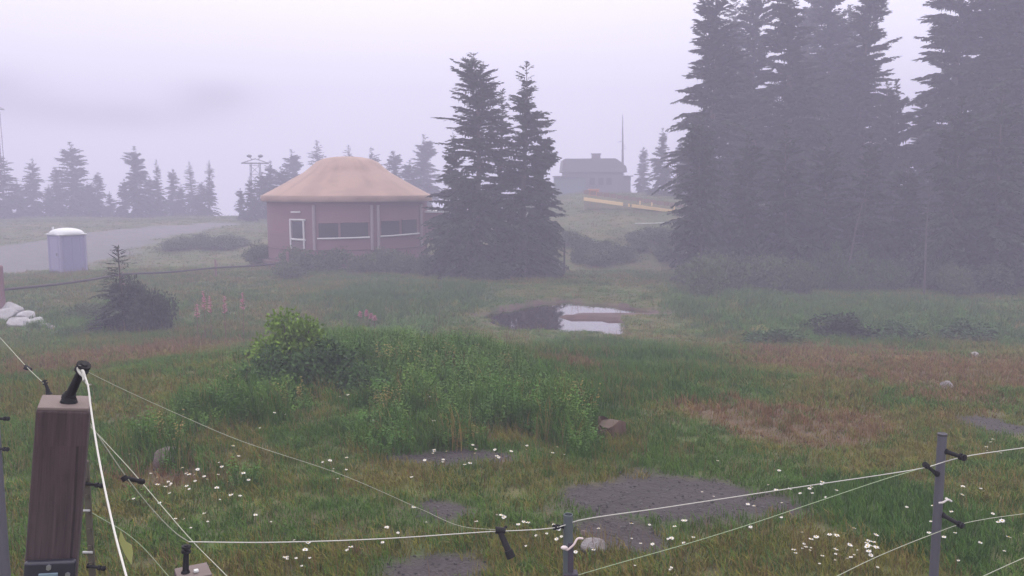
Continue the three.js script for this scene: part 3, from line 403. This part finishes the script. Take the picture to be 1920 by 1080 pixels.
{ // pink fireweed
  const pink = M(0.45, 0.12, 0.22, 0.8), st = M(0.16, 0.08, 0.06, 0.9), q = rng(41), say = ['leftmost', 'second from the left', 'third from the left', 'fourth from the left', 'rightmost'];
  const put = (px, py, top, label, group) => { const p = gp(px, py), hgt = at(px, top, -p.z).y - p.y, t = thing('fireweed', label, 'flower', p, q() * 6, group); part('stem', rod(V(0, 0, 0), V(0.03, hgt, 0.02), 0.012, 0.005, 5), st, t); const f = new Faces(); for (let i = 0; i < 90; i++) { const y = hgt * rr(q, 0.62, 1), a = q() * 6.283, r = 0.05 + 0.07 * (1 - (y / hgt - 0.62) / 0.38); f.spray(V(0, y, 0), V(Math.cos(a), 0.3, Math.sin(a)).normalize(), V(-Math.sin(a), 0, Math.cos(a)), r, 0.016, [1, 1, 1]); } part('blossom', f.geo(), pink, t); const g = new Faces(); for (let i = 0; i < 40; i++) { const y = hgt * rr(q, 0.1, 0.65), a = q() * 6.283; g.spray(V(0, y, 0), V(Math.cos(a), 0.1, Math.sin(a)).normalize(), V(-Math.sin(a), 0, Math.cos(a)), 0.16, 0.016, [0.08, 0.07, 0.04]); } part('leaves', g.geo(), leafMat, t); };
  [[385, 640, 545], [396, 638, 556], [424, 640, 556], [457, 636, 548], [372, 636, 570]].sort((a, b) => a[0] - b[0]).forEach(([x, y, tp], i) => put(x, y, tp, 'pink fireweed stalk left of the bright green shrub, ' + say[i], 'fireweed left of the shrub'));
  [[676, 615, 584], [688, 617, 580], [696, 616, 588], [703, 618, 592]].forEach(([x, y, tp], i) => put(x, y, tp, 'pink fireweed right of the bright green shrub, ' + ['leftmost', 'second', 'third', 'rightmost'][i] + ' of four', 'fireweed right of the shrub'));
}

// ------------------------------------------------------------------ grass and weeds
function tuftGeo(seed, n, h, w, spread, lean, curl = 0.6) {
  const q = rng(seed), p = [], push = (...v) => v.forEach((k) => p.push(k.x, k.y, k.z));
  for (let i = 0; i < n; i++) { const a = q() * 6.283, r = spread * Math.sqrt(q()), o = V(Math.cos(a) * r, -0.02, Math.sin(a) * r), b = q() * 6.283, L = h * rr(q, 0.5, 1.1), dx = Math.cos(b) * lean * L * rr(q, 0.3, 1), dz = Math.sin(b) * lean * L * rr(q, 0.3, 1), s = V(-Math.sin(b + 0.7), 0, Math.cos(b + 0.7)).multiplyScalar(w * rr(q, 0.7, 1.2)); const m = o.clone().add(V(dx * 0.35, L * 0.6, dz * 0.35)), t = o.clone().add(V(dx, L * (1 - curl * 0.25), dz)); const a0 = o.clone().add(s), a1 = o.clone().sub(s), b0 = m.clone().addScaledVector(s, 0.8), b1 = m.clone().addScaledVector(s, -0.8); push(a0, a1, b0, a1, b1, b0, b0, b1, t); }
  const g = new THREE.BufferGeometry(); g.setAttribute('position', new THREE.Float32BufferAttribute(p, 3)); g.computeVertexNormals(); return g;
}
function weedGeo(seed, n, h, leaf) { // upright leafy stems
  const q = rng(seed), f = new Faces(); for (let i = 0; i < n; i++) { const a = q() * 6.283, r = 0.14 * Math.sqrt(q()), o = V(Math.cos(a) * r, 0, Math.sin(a) * r), L = h * rr(q, 0.55, 1.1), lx = rr(q, -0.25, 0.25), lz = rr(q, -0.25, 0.25); f.spray(o, V(lx, 1, lz).normalize(), V(1, 0, 0), L, 0.005, [0, 0, 0]); const m = 9; for (let k = 1; k <= m; k++) { const y = L * k / m, b = q() * 6.283; f.spray(o.clone().add(V(lx * y, y, lz * y)), V(Math.cos(b), rr(q, -0.2, 0.6), Math.sin(b)).normalize(), V(-Math.sin(b), 0.1, Math.cos(b)), leaf * rr(q, 0.6, 1.2) * (1.15 - 0.5 * k / m), leaf * 0.2, [0, 0, 0]); } }
  const g = f.geo(); g.deleteAttribute('color'); return g;
}
const bladeMat = new THREE.MeshPhysicalMaterial({ color: 0xffffff, roughness: 0.9, specularIntensity: 0.3, side: THREE.DoubleSide });
const lists = { short: [], fine: [], dry: [], tall: [], weed: [] };
{
  const q = rng(5150), mtx = new THREE.Matrix4(), qt = new THREE.Quaternion(), eu = new THREE.Euler();
  const add = (list, x, y, z, s, sy, c) => { eu.set(rr(q, -0.15, 0.15), q() * 6.283, rr(q, -0.15, 0.15)); qt.setFromEuler(eu); lists[list].push([new THREE.Matrix4().compose(V(x, y, z), qt, V(s, sy, s)), c]); };
  const tone = (c, v) => { const k = rr(q, 0.75, 1.3) * v; return lin(c[0] * k * rr(q, 0.9, 1.1), c[1] * k, c[2] * k * rr(q, 0.85, 1.15)); };
  const G = { green: [0.072, 0.132, 0.02], lush: [0.056, 0.122, 0.02], olive: [0.138, 0.135, 0.024], straw: [0.2, 0.155, 0.05], red: [0.175, 0.1, 0.05] };
  const bands = [[2.2, 6, 380], [6, 10, 290], [10, 16, 160], [16, 26, 80], [26, 46, 40], [46, 100, 5]];
  for (const [d0, d1, dens] of bands) {
    const wN = 0.66 * d0 + 1.2, wF = 0.66 * d1 + 1.2, n = Math.round((wN + wF) * (d1 - d0) * dens);
    for (let i = 0; i < n; i++) {
      const d = Math.sqrt(lerp(d0 * d0, d1 * d1, q())), x = (q() * 2 - 1) * (0.66 * d + 1.2), z = -d, m = masks(x, z);
      const bare = Math.max(m.gravel, m.dirt * 0.45, m.road, m.pond * 1.0, m.mud * 0.85); if (q() < bare) continue;
      const y = H(x, z); if (y < 0.03 && pondShape(x, z) < 1.15) continue;
      const pn = fbm(x * 0.9 + 2, z * 0.9 + 6, 3), far = d < 10 ? 1 : d < 16 ? 1.35 : d < 26 ? 1.9 : d < 44 ? 2.4 : 4;
      const olive = Math.min(1, m.dirt * 0.5 + ss(0.42, 0.62, pn) * 0.7 + m.olive * 0.55 - m.lush * 0.5), u = q();
      const c = q() < m.dirt * 0.75 ? G.red : u < olive ? (q() < 0.2 ? G.straw : G.olive) : (q() < 0.2 + m.lush * 0.6 ? G.lush : G.green), hv = 0.65 + 0.9 * fbm(x * 0.6 + 30, z * 0.6, 2);
      const v = m.tall;
      if (v > 0.12 && q() < 0.7 * v) { add(q() < 0.26 ? 'weed' : 'tall', x, y, z, Math.min(1.4, far * 0.85), (0.35 + 0.5 * v) * hv * rr(q, 0.55, 1.15), tone(q() < 0.05 ? G.straw : q() < 0.6 ? G.lush : G.green, 1)); continue; }
      if (q() < 0.04 + 0.1 * olive) add('dry', x, y, z, far * 0.9, hv * Math.min(1.7, far), tone(q() < 0.35 ? G.red : G.straw, 0.9));
      else add(q() < 0.5 ? 'short' : 'fine', x, y, z, far, hv * Math.min(1.9, far) * (0.85 + 0.75 * m.lush) * (d > 44 ? 0.6 : 1) * (z > -38 && z < -22 && Math.abs(x - 2.4) < 3.6 ? 0.4 : 1), tone(c, 1));
    }
  }
  const geos = { short: tuftGeo(1, 13, 0.1, 0.004, 0.075, 0.8), fine: tuftGeo(2, 14, 0.13, 0.003, 0.08, 0.6), dry: tuftGeo(3, 6, 0.24, 0.002, 0.06, 0.45), tall: tuftGeo(4, 20, 0.5, 0.0045, 0.14, 0.45), weed: weedGeo(5, 9, 0.44, 0.06) };
  const say = { short: ['meadow_grass', 'short green and olive meadow grass on the slope', 'grass'], fine: ['fine_grass', 'fine bladed grass mixed through the meadow', 'grass'], dry: ['seeding_grass', 'straw and reddish seeding grass stalks scattered over the meadow', 'grass'], tall: ['tall_grass', 'tall grass among the weeds on the mound', 'grass'], weed: ['leafy_weeds', 'dense knee high leafy weeds covering the mound', 'weeds'] };
  let total = 0;
  for (const k of Object.keys(lists)) { const L = lists[k], im = new THREE.InstancedMesh(geos[k], bladeMat, L.length); L.forEach(([mm, c], i) => { im.setMatrixAt(i, mm); im.setColorAt(i, c); }); im.name = say[k][0]; im.castShadow = im.receiveShadow = true; scene.add(im); tag(im, say[k][1], say[k][2], null, 'stuff'); total += L.length; }
  console.log('tufts', total, Object.entries(lists).map(([k, v]) => k + ':' + v.length).join(' '));
}

{ // loose stones on the gravel patches
  const q = rng(808), g = new THREE.IcosahedronGeometry(1, 1), p = g.attributes.position; for (let i = 0; i < p.count; i++) { const k = 0.8 + 0.4 * h2(Math.round(p.getX(i) * 50), Math.round(p.getZ(i) * 50 + p.getY(i) * 90)); p.setXYZ(i, p.getX(i) * k, p.getY(i) * k * 0.6, p.getZ(i) * k); } g.computeVertexNormals();
  const L = []; for (let i = 0; i < 60000 && L.length < 9000; i++) { const d = rr(q, 3.5, 13), x = (q() * 2 - 1) * 0.66 * d, m = masks(x, -d); if (q() > Math.max(m.gravel, m.dirt * 0.35)) continue; const s = 0.003 + 0.01 * q() ** 4; L.push([new THREE.Matrix4().compose(V(x, H(x, -d) + s * 0.2, -d), new THREE.Quaternion().setFromEuler(new THREE.Euler(q(), q() * 6, q())), V(s, s, s * rr(q, 0.7, 1.4))), rr(q, 0.025, 0.085)]); }
  const im = new THREE.InstancedMesh(g, new THREE.MeshStandardMaterial({ color: 0xffffff, roughness: 0.9 }), L.length); L.forEach(([mm, c], i) => { im.setMatrixAt(i, mm); im.setColorAt(i, lin(c, c * 0.87, c * 0.92)); }); im.name = 'gravel_stones'; im.castShadow = im.receiveShadow = true; scene.add(im); tag(im, 'loose violet grey gravel stones on the bare patches', 'gravel', null, 'stuff');
}

// ------------------------------------------------------------------ the rope fence in front
const grain = dataTex(512, 1024, (u, v) => { const w = u + 0.012 * Math.sin(v * 6.283) + 0.02 * (tn(u, v, 6, 33) - 0.5), s = 0.45 * tn(w, v * 0.06, 60, 30) + 0.4 * tn(w, v * 0.12, 160, 31) + 0.35 * tn(u, v, 7, 32) + 0.2 * tn(u, v, 48, 34), crack = tn(w, v * 0.08, 26, 35) > 0.86 ? 0.45 : 1, k = (0.18 + 0.75 * s) * crack, g = tn(u, v, 5, 36); return [k, k * lerp(0.9, 1.08, g), k * lerp(0.92, 1.1, g)]; });
const woodMat = new THREE.MeshStandardMaterial({ color: lin(0.078, 0.05, 0.054), map: grain, bumpMap: grain, bumpScale: 0.004, roughness: 0.85 }), endMat = M(0.17, 0.13, 0.125, 0.95, { map: clothTex }), black = M(0.012, 0.011, 0.013, 0.75, { specularIntensity: 0.4 }), steel = M(0.12, 0.115, 0.145, 0.55, { metalness: 0.4 }), greySteel = M(0.115, 0.135, 0.15, 0.5, { metalness: 0.4 }), ropeMat = M(0.52, 0.5, 0.47, 0.9), wireMat = M(0.36, 0.37, 0.29, 0.8);
function insulator(parent, a, b, r = 0.012) { // black arm with collars at its tip
  const m = part('insulator', merge([rod(a, b, r * 1.25, r, 10), rod(a.clone().lerp(b, -0.05), a.clone().lerp(b, 0.12), r * 1.9, r * 1.5, 10)]), black, parent), d = b.clone().sub(a).normalize();
  part('collar', merge([0, 0.02].map((k) => rod(b.clone().addScaledVector(d, k - 0.004), b.clone().addScaledVector(d, k + 0.006), r * 1.8, r * 1.8, 12)).concat([rod(b, b.clone().addScaledVector(d, 0.03), r * 0.9, r * 0.9, 8)])), black, m); return m;
}
function lean(top, bot) { return new THREE.Quaternion().setFromUnitVectors(V(0, 1, 0), top.clone().sub(bot).normalize()); }
{ // big wooden post
  const D = 3.0, top = at(122, 757, D), low = at(96, 1090, D), dir = low.clone().sub(top).normalize(), k = (H(top.x, top.z) - 0.25 - top.y) / dir.y, bot = top.clone().addScaledVector(dir, k), t = thing('wooden_post', 'thick dark brown wooden post with black insulator on its sawn top', 'post', bot); t.quaternion.copy(lean(top, bot)).multiply(new THREE.Quaternion().setFromAxisAngle(V(0, 1, 0), 0.4));
  const w = 0.168, L = top.distanceTo(bot); const pg = new RoundedBoxGeometry(w, L, w, 3, 0.012).translate(0, L / 2, 0);
  { const p = pg.attributes.position, uv = pg.attributes.uv, nm = pg.attributes.normal; for (let i = 0; i < p.count; i++) uv.setXY(i, (Math.abs(nm.getX(i)) > 0.7 ? p.getZ(i) : p.getX(i)) * 2.1 + 0.5, p.getY(i) * 0.55); }
  part('shaft', pg, woodMat, t); part('sawn_top', new RoundedBoxGeometry(w * 0.96, 0.012, w * 0.96, 2, 0.004).translate(0, L + 0.003, 0), endMat, t);
  const inv = t.quaternion.clone().invert(), loc = (p) => p.clone().sub(bot).applyQuaternion(inv), px = (x, y, d) => loc(at(x, y, d));
  const foot = V(0.012, L + 0.008, 0.01), tip = px(153, 694, 2.97);
  const ins = insulator(t, foot.clone().add(V(0, 0.02, 0)), tip, 0.0135); part('insulator_foot', merge([new THREE.CylinderGeometry(0.017, 0.03, 0.035, 14).translate(foot.x, foot.y + 0.018, foot.z), box(0.05, 0.012, 0.045, foot.x, foot.y + 0.006, foot.z, 0.004)]), black, ins);
  // the unit bolted low on its face
  const yb = px(100, 1050, D - 0.1).y - 0.175; const un = part('fence_unit', box(0.165, 0.34, 0.03, 0, yb, w / 2 + 0.017, 0.012), M(0.022, 0.022, 0.035, 0.35), t); part('panel', box(0.062, 0.22, 0.008, -0.004, yb + 0.02, w / 2 + 0.036, 0.003), M(0.16, 0.22, 0.28, 0.25), un);
  for (const [x, y] of [[-0.004, 0.152], [0.058, 0.12], [-0.062, 0.105]]) part('bolt', new THREE.CylinderGeometry(0.009, 0.009, 0.014, 6).rotateX(Math.PI / 2).translate(x, yb + y, w / 2 + 0.038), M(0.35, 0.35, 0.38, 0.35, { metalness: 0.7 }), un);
}
const leftTip = at(154, 692, 2.97);
{ // steel T post beside it
  const D = 3.5, top = at(163, 864, D), g0 = H(top.x, top.z) - 0.3, t = thing('steel_stake', 'rusty green steel stake right behind the wooden post', 'post', V(top.x, g0, top.z)), L = top.y - g0, m = M(0.085, 0.075, 0.055, 0.7); part('shaft', merge([box(0.006, L, 0.026, 0, L / 2, 0), box(0.026, L, 0.005, 0, L / 2, 0.0125)]), m, t);
  for (let y = 0.5; y < L - 0.04; y += 0.075) part('stud', box(0.012, 0.014, 0.01, 0, y, 0.02), m, t);
  const y1 = at(163, 903, D).y - g0, y2 = at(163, 1057, D).y - g0; insulator(t, V(-0.01, y1, 0.02), V(0.05, y1 - 0.004, 0.03), 0.006); insulator(t, V(-0.01, y2, 0.02), V(0.04, y2 - 0.004, 0.03), 0.006);
  part('clip', rod(V(-0.03, y1 - 0.12, 0.02), V(0.01, y1 - 0.12, 0.02), 0.005), M(0.4, 0.4, 0.4), t); part('clip', rod(V(-0.03, y2 + 0.06, 0.02), V(0.01, y2 + 0.06, 0.02), 0.006), M(0.4, 0.4, 0.4), t);
}
{ // low post at the bottom
  const D = 3.5, top = at(362, 1074, D), g0 = H(top.x, top.z) - 0.25, t = thing('low_post', 'low wooden post at the bottom edge carrying an upright black insulator', 'post', V(top.x, g0, top.z), 0.5), L = top.y - g0; part('shaft', box(0.14, L, 0.14, 0, L / 2, 0, 0.01), woodMat, t); part('sawn_top', box(0.135, 0.01, 0.135, 0, L + 0.002, 0, 0.003), endMat, t);
  insulator(t, V(-0.03, L + 0.005, 0), V(-0.03 + 0.006, L + 0.1, 0.0), 0.011); part('clip', box(0.02, 0.012, 0.02, 0.01, L + 0.015, 0.02, 0.004), M(0.6, 0.6, 0.6), t);
}
const midTip = at(354, 1016, 3.5);
function pole(px, topPy, D, r, mat, name, label, bx = 0) { const top = at(px, topPy, D), g0 = H(top.x, top.z) - 0.3, t = thing(name, label, 'post', V(top.x, g0, top.z), 0, 'steel poles of the rope fence'), L = top.y - g0; part('tube', new THREE.LatheGeometry([[r * 0.82, L - 0.4], [r * 0.82, L - 0.002], [r * 0.9, L], [r, L - 0.003], [r, 0]].map(([a, b]) => new THREE.Vector2(a, b)), 20), mat, t); part('tube_plug', new THREE.CircleGeometry(r * 0.82, 16).rotateX(-Math.PI / 2).translate(0, L - 0.02, 0), black, t); if (bx) t.rotation.z = bx; t.userData.L = undefined; delete t.userData.L; return [t, V(top.x, g0, top.z), L]; }
{
  const D = 4.3, [t, o] = pole(1065.5, 964, D, 0.0255, greySteel, 'fence_pole', 'grey steel fence pole standing at the bottom centre'), l = (x, y, d) => at(x, y, d).sub(o);
  insulator(t, l(1056, 987, D), l(1046, 988, D - 0.02), 0.008);
  part('wire_tie', tube([l(1058, 1026, D - 0.03), l(1062, 1031, D - 0.035), l(1075, 1022, D - 0.03), l(1083, 1010, D - 0.01), l(1093, 1010, D)], 0.006, 20, 6), M(0.62, 0.5, 0.5, 0.6), t); part('tie_knot', new THREE.SphereGeometry(0.016, 8, 6).scale(1.2, 0.7, 0.8).translate(...l(1058, 1027, D - 0.035).toArray()), M(0.68, 0.58, 0.58), t);
  part('clamp', box(0.075, 0.03, 0.06, ...l(1070, 1077, D).toArray(), 0.006), M(0.05, 0.04, 0.06), t); part('label_strip', box(0.03, 0.16, 0.004, ...l(1070, 1046, D - 0.027).toArray()), M(0.05, 0.04, 0.06), t);
}
{
  const D = 4.6, [t, o] = pole(1767, 812, D, 0.0245, steel, 'fence_pole', 'violet grey steel fence pole near the right edge with black insulator arms', 0), l = (x, y, d) => at(x, y, d).sub(o);
  insulator(t, l(1772, 846, D - 0.01), l(1801, 856, D - 0.1), 0.0105); insulator(t, l(1756, 888, D - 0.02), l(1738, 874, D - 0.08), 0.009); insulator(t, l(1768, 966, D - 0.01), l(1797, 982, D - 0.1), 0.0098);
  part('clip', tube([l(1760, 943, D - 0.03), l(1768, 942, D - 0.035), l(1777, 937, D - 0.03), l(1784, 940, D - 0.02)], 0.006, 12, 6), M(0.6, 0.55, 0.55), t); part('cap_band', new THREE.CylinderGeometry(0.0255, 0.0255, 0.012, 18).translate(...l(1767, 815, D).toArray()), M(0.05, 0.045, 0.05), t);
}
{
  const D = 4.8, [t, o] = pole(-12, 778, D, 0.028, steel, 'fence_pole', 'steel fence pole cut by the left picture edge'), l = (x, y, d) => at(x, y, d).sub(o); insulator(t, l(-14, 785, D), l(9, 785, D - 0.02), 0.007); insulator(t, l(-14, 840, D), l(8, 842, D - 0.02), 0.007);
}
{ // stake behind the wooden post on the far run
  const D = 6.2, g = at(88, 722, D), g0 = H(g.x, g.z) - 0.2, t = thing('far_stake', 'dark stake with insulator peeping over the wooden post', 'post', V(g.x, g0, g.z)); part('shaft', rod(V(0.02, 0, 0), V(0, g.y - g0 - 0.03, 0), 0.012, 0.012), black, t); insulator(t, V(0.016, g.y - g0 - 0.07, 0), V(-0.01, g.y - g0 + 0.01, 0), 0.011);
}
const P = (x, y, d) => at(x, y, d);
const say = 'ropes and wires of the front fence';
solo('fence_rope', tube([leftTip, P(160, 708, 2.93), P(165, 722, 2.9), P(170, 762, 2.84), P(186, 862, 2.65), P(213, 990, 2.4), P(240, 1092, 2.2), P(268, 1200, 2.02), V(-0.74, 2.06, -1.7)], 0.0033, 80, 7), ropeMat, 'thick white rope dropping from the wooden post to the bottom edge', 'rope', say);
{ const k = thing('rope_knot', 'white rope knot tied round the insulator tip on the wooden post', 'knot', V(0, 0, 0), 0); part('loop', tube([P(149, 684, 2.95), P(147, 692, 2.95), P(151, 700, 2.945), P(157, 706, 2.94), P(158, 714, 2.93)], 0.006, 24, 7), ropeMat, k); part('tail', tube([P(160, 716, 2.93), P(166, 722, 2.92), P(171, 721, 2.91)], 0.003, 8, 6), ropeMat, k); part('loop', tube([P(150, 690, 2.965), P(156, 697, 2.94), P(160, 710, 2.93)], 0.005, 16, 7), ropeMat, k); }
solo('fence_rope', tube([midTip, P(500, 1017, 3.6), P(700, 1011, 3.75), P(900, 998, 4.05), P(1048, 988, 4.27), P(1080, 977, 4.29), P(1250, 951, 4.35), P(1500, 913, 4.45), P(1738, 876, 4.52), P(1764, 868, 4.55), P(1800, 858, 4.5), P(1930, 838, 4.8), P(2100, 812, 5.3)], 0.0025, 160, 7), ropeMat, 'long white top rope running through the poles to the right edge', 'rope', say);
solo('fence_rope', tube([P(166, 790, 3.1), P(236, 893, 3.2), P(290, 960, 3.35), P(330, 1000, 3.45), midTip], 0.0023, 50, 6), wireMat, 'pale rope from the wooden post to the low post, left of two', 'rope', say);
solo('fence_rope', tube([P(170, 800, 4.0), P(246, 882, 3.9), P(300, 945, 3.75), P(362, 1016, 3.55), P(430, 1085, 3.35), P(500, 1160, 3.2)], 0.002, 50, 6), wireMat, 'pale rope passing behind the low post, right of two', 'rope', say);
solo('fence_wire', tube([leftTip, P(210, 720, 3.1), P(330, 775, 3.4), P(450, 826, 3.6), P(640, 890, 3.85), P(790, 955, 4.0), P(862, 986, 4.02), P(938, 994, 4.05)], 0.0012, 90, 5), wireMat, 'thin slack wire slanting from the wooden post down to the hanging insulator', 'wire', say);
solo('fence_wire', tube([P(1060, 1085, 4.3), P(1160, 1056, 4.35), P(1280, 1022, 4.4), P(1400, 985, 4.45), P(1540, 938, 4.5), P(1660, 898, 4.55), P(1750, 872, 4.6)], 0.0019, 70, 5), M(0.34, 0.42, 0.26, 0.7), 'greenish rope rising from the centre pole to the right pole', 'rope', say);
solo('fence_wire', tube([P(1540, 1095, 3.9), P(1640, 1046, 4.1), P(1750, 1001, 4.45), P(1797, 984, 4.5), P(1930, 962, 4.9), P(2050, 950, 5.2)], 0.002, 60, 5), wireMat, 'pale middle rope passing the lower arm of the right pole', 'rope', say);
solo('fence_wire', tube([P(1760, 1118, 3.9), P(1840, 1082, 4.1), P(1930, 1042, 4.3), P(2050, 1000, 4.5)], 0.0022, 30, 5), wireMat, 'pale lowest rope crossing the bottom right corner', 'rope', say);
solo('fence_wire', tube([P(-30, 600, 8.5), P(20, 655, 7.5), P(52, 690, 6.8), P(88, 724, 6.2)], 0.0028, 30, 5), wireMat, 'pale rope coming from the left edge to the stake behind the wooden post', 'rope', say);
solo('fence_wire', tube([P(170, 960, 3.6), P(250, 1010, 3.5), P(320, 1085, 3.4), P(380, 1160, 3.3)], 0.0016, 30, 5), M(0.25, 0.3, 0.2), 'thin greenish wire below the two pale ropes', 'wire', say);
{ const t = thing('hanging_insulator', 'black rod insulator hanging tilted on the white top rope', 'insulator', V(0, 0, 0)); const a = P(956, 1038, 4.0), b = P(938, 998, 4.06); part('rod', rod(a, b, 0.017, 0.014, 12), black, t); part('clamp', merge([rod(P(929, 994, 4.06), P(948, 995, 4.06), 0.018, 0.014, 10), rod(P(944, 992, 4.07), P(950, 987, 4.07), 0.008, 0.007, 8)]), black, t); part('end_cap', rod(P(953, 1032, 4.0), P(959, 1046, 3.99), 0.021, 0.023, 12), black, t); }
{ const t = thing('rope_insulator', 'small black rod insulator lying across the two pale ropes', 'insulator', V(0, 0, 0)); const a = P(234, 896, 3.2), b = P(266, 903, 3.6); part('rod', rod(a, b, 0.009, 0.009, 10), black, t); part('clamp', rod(P(231, 893, 3.19), P(236, 901, 3.19), 0.012, 0.012, 8), black, t); part('end_cap', rod(P(262, 902, 3.58), P(267, 903, 3.62), 0.013, 0.013, 8), black, t); }
{ const s = new THREE.Shape([[0, 0], [0.012, -0.035], [0.028, -0.05], [0.03, -0.075], [0.024, -0.11], [0.006, -0.07], [-0.006, -0.03]].map(([a, b]) => new THREE.Vector2(a, b))), g = new THREE.ExtrudeGeometry(s, { depth: 0.0015, bevelEnabled: false }), p = P(226, 994, 2.39); const m = solo('ribbon_tag', g, M(0.3, 0.31, 0.11, 0.7, { side: THREE.DoubleSide }), 'yellowish ribbon tag tied to the thick white rope', 'ribbon'); m.position.copy(p); m.rotation.y = 0.4; }
{ const t = thing('far_insulator', 'tiny dark insulator on the rope at the far left', 'insulator', V(0, 0, 0)); part('rod', rod(P(48, 686, 6.85), P(58, 693, 6.8), 0.012, 0.012, 8), black, t); part('clamp', rod(P(46, 690, 6.86), P(52, 692, 6.84), 0.012, 0.012, 8), black, t); }

renderer.render(scene, camera);
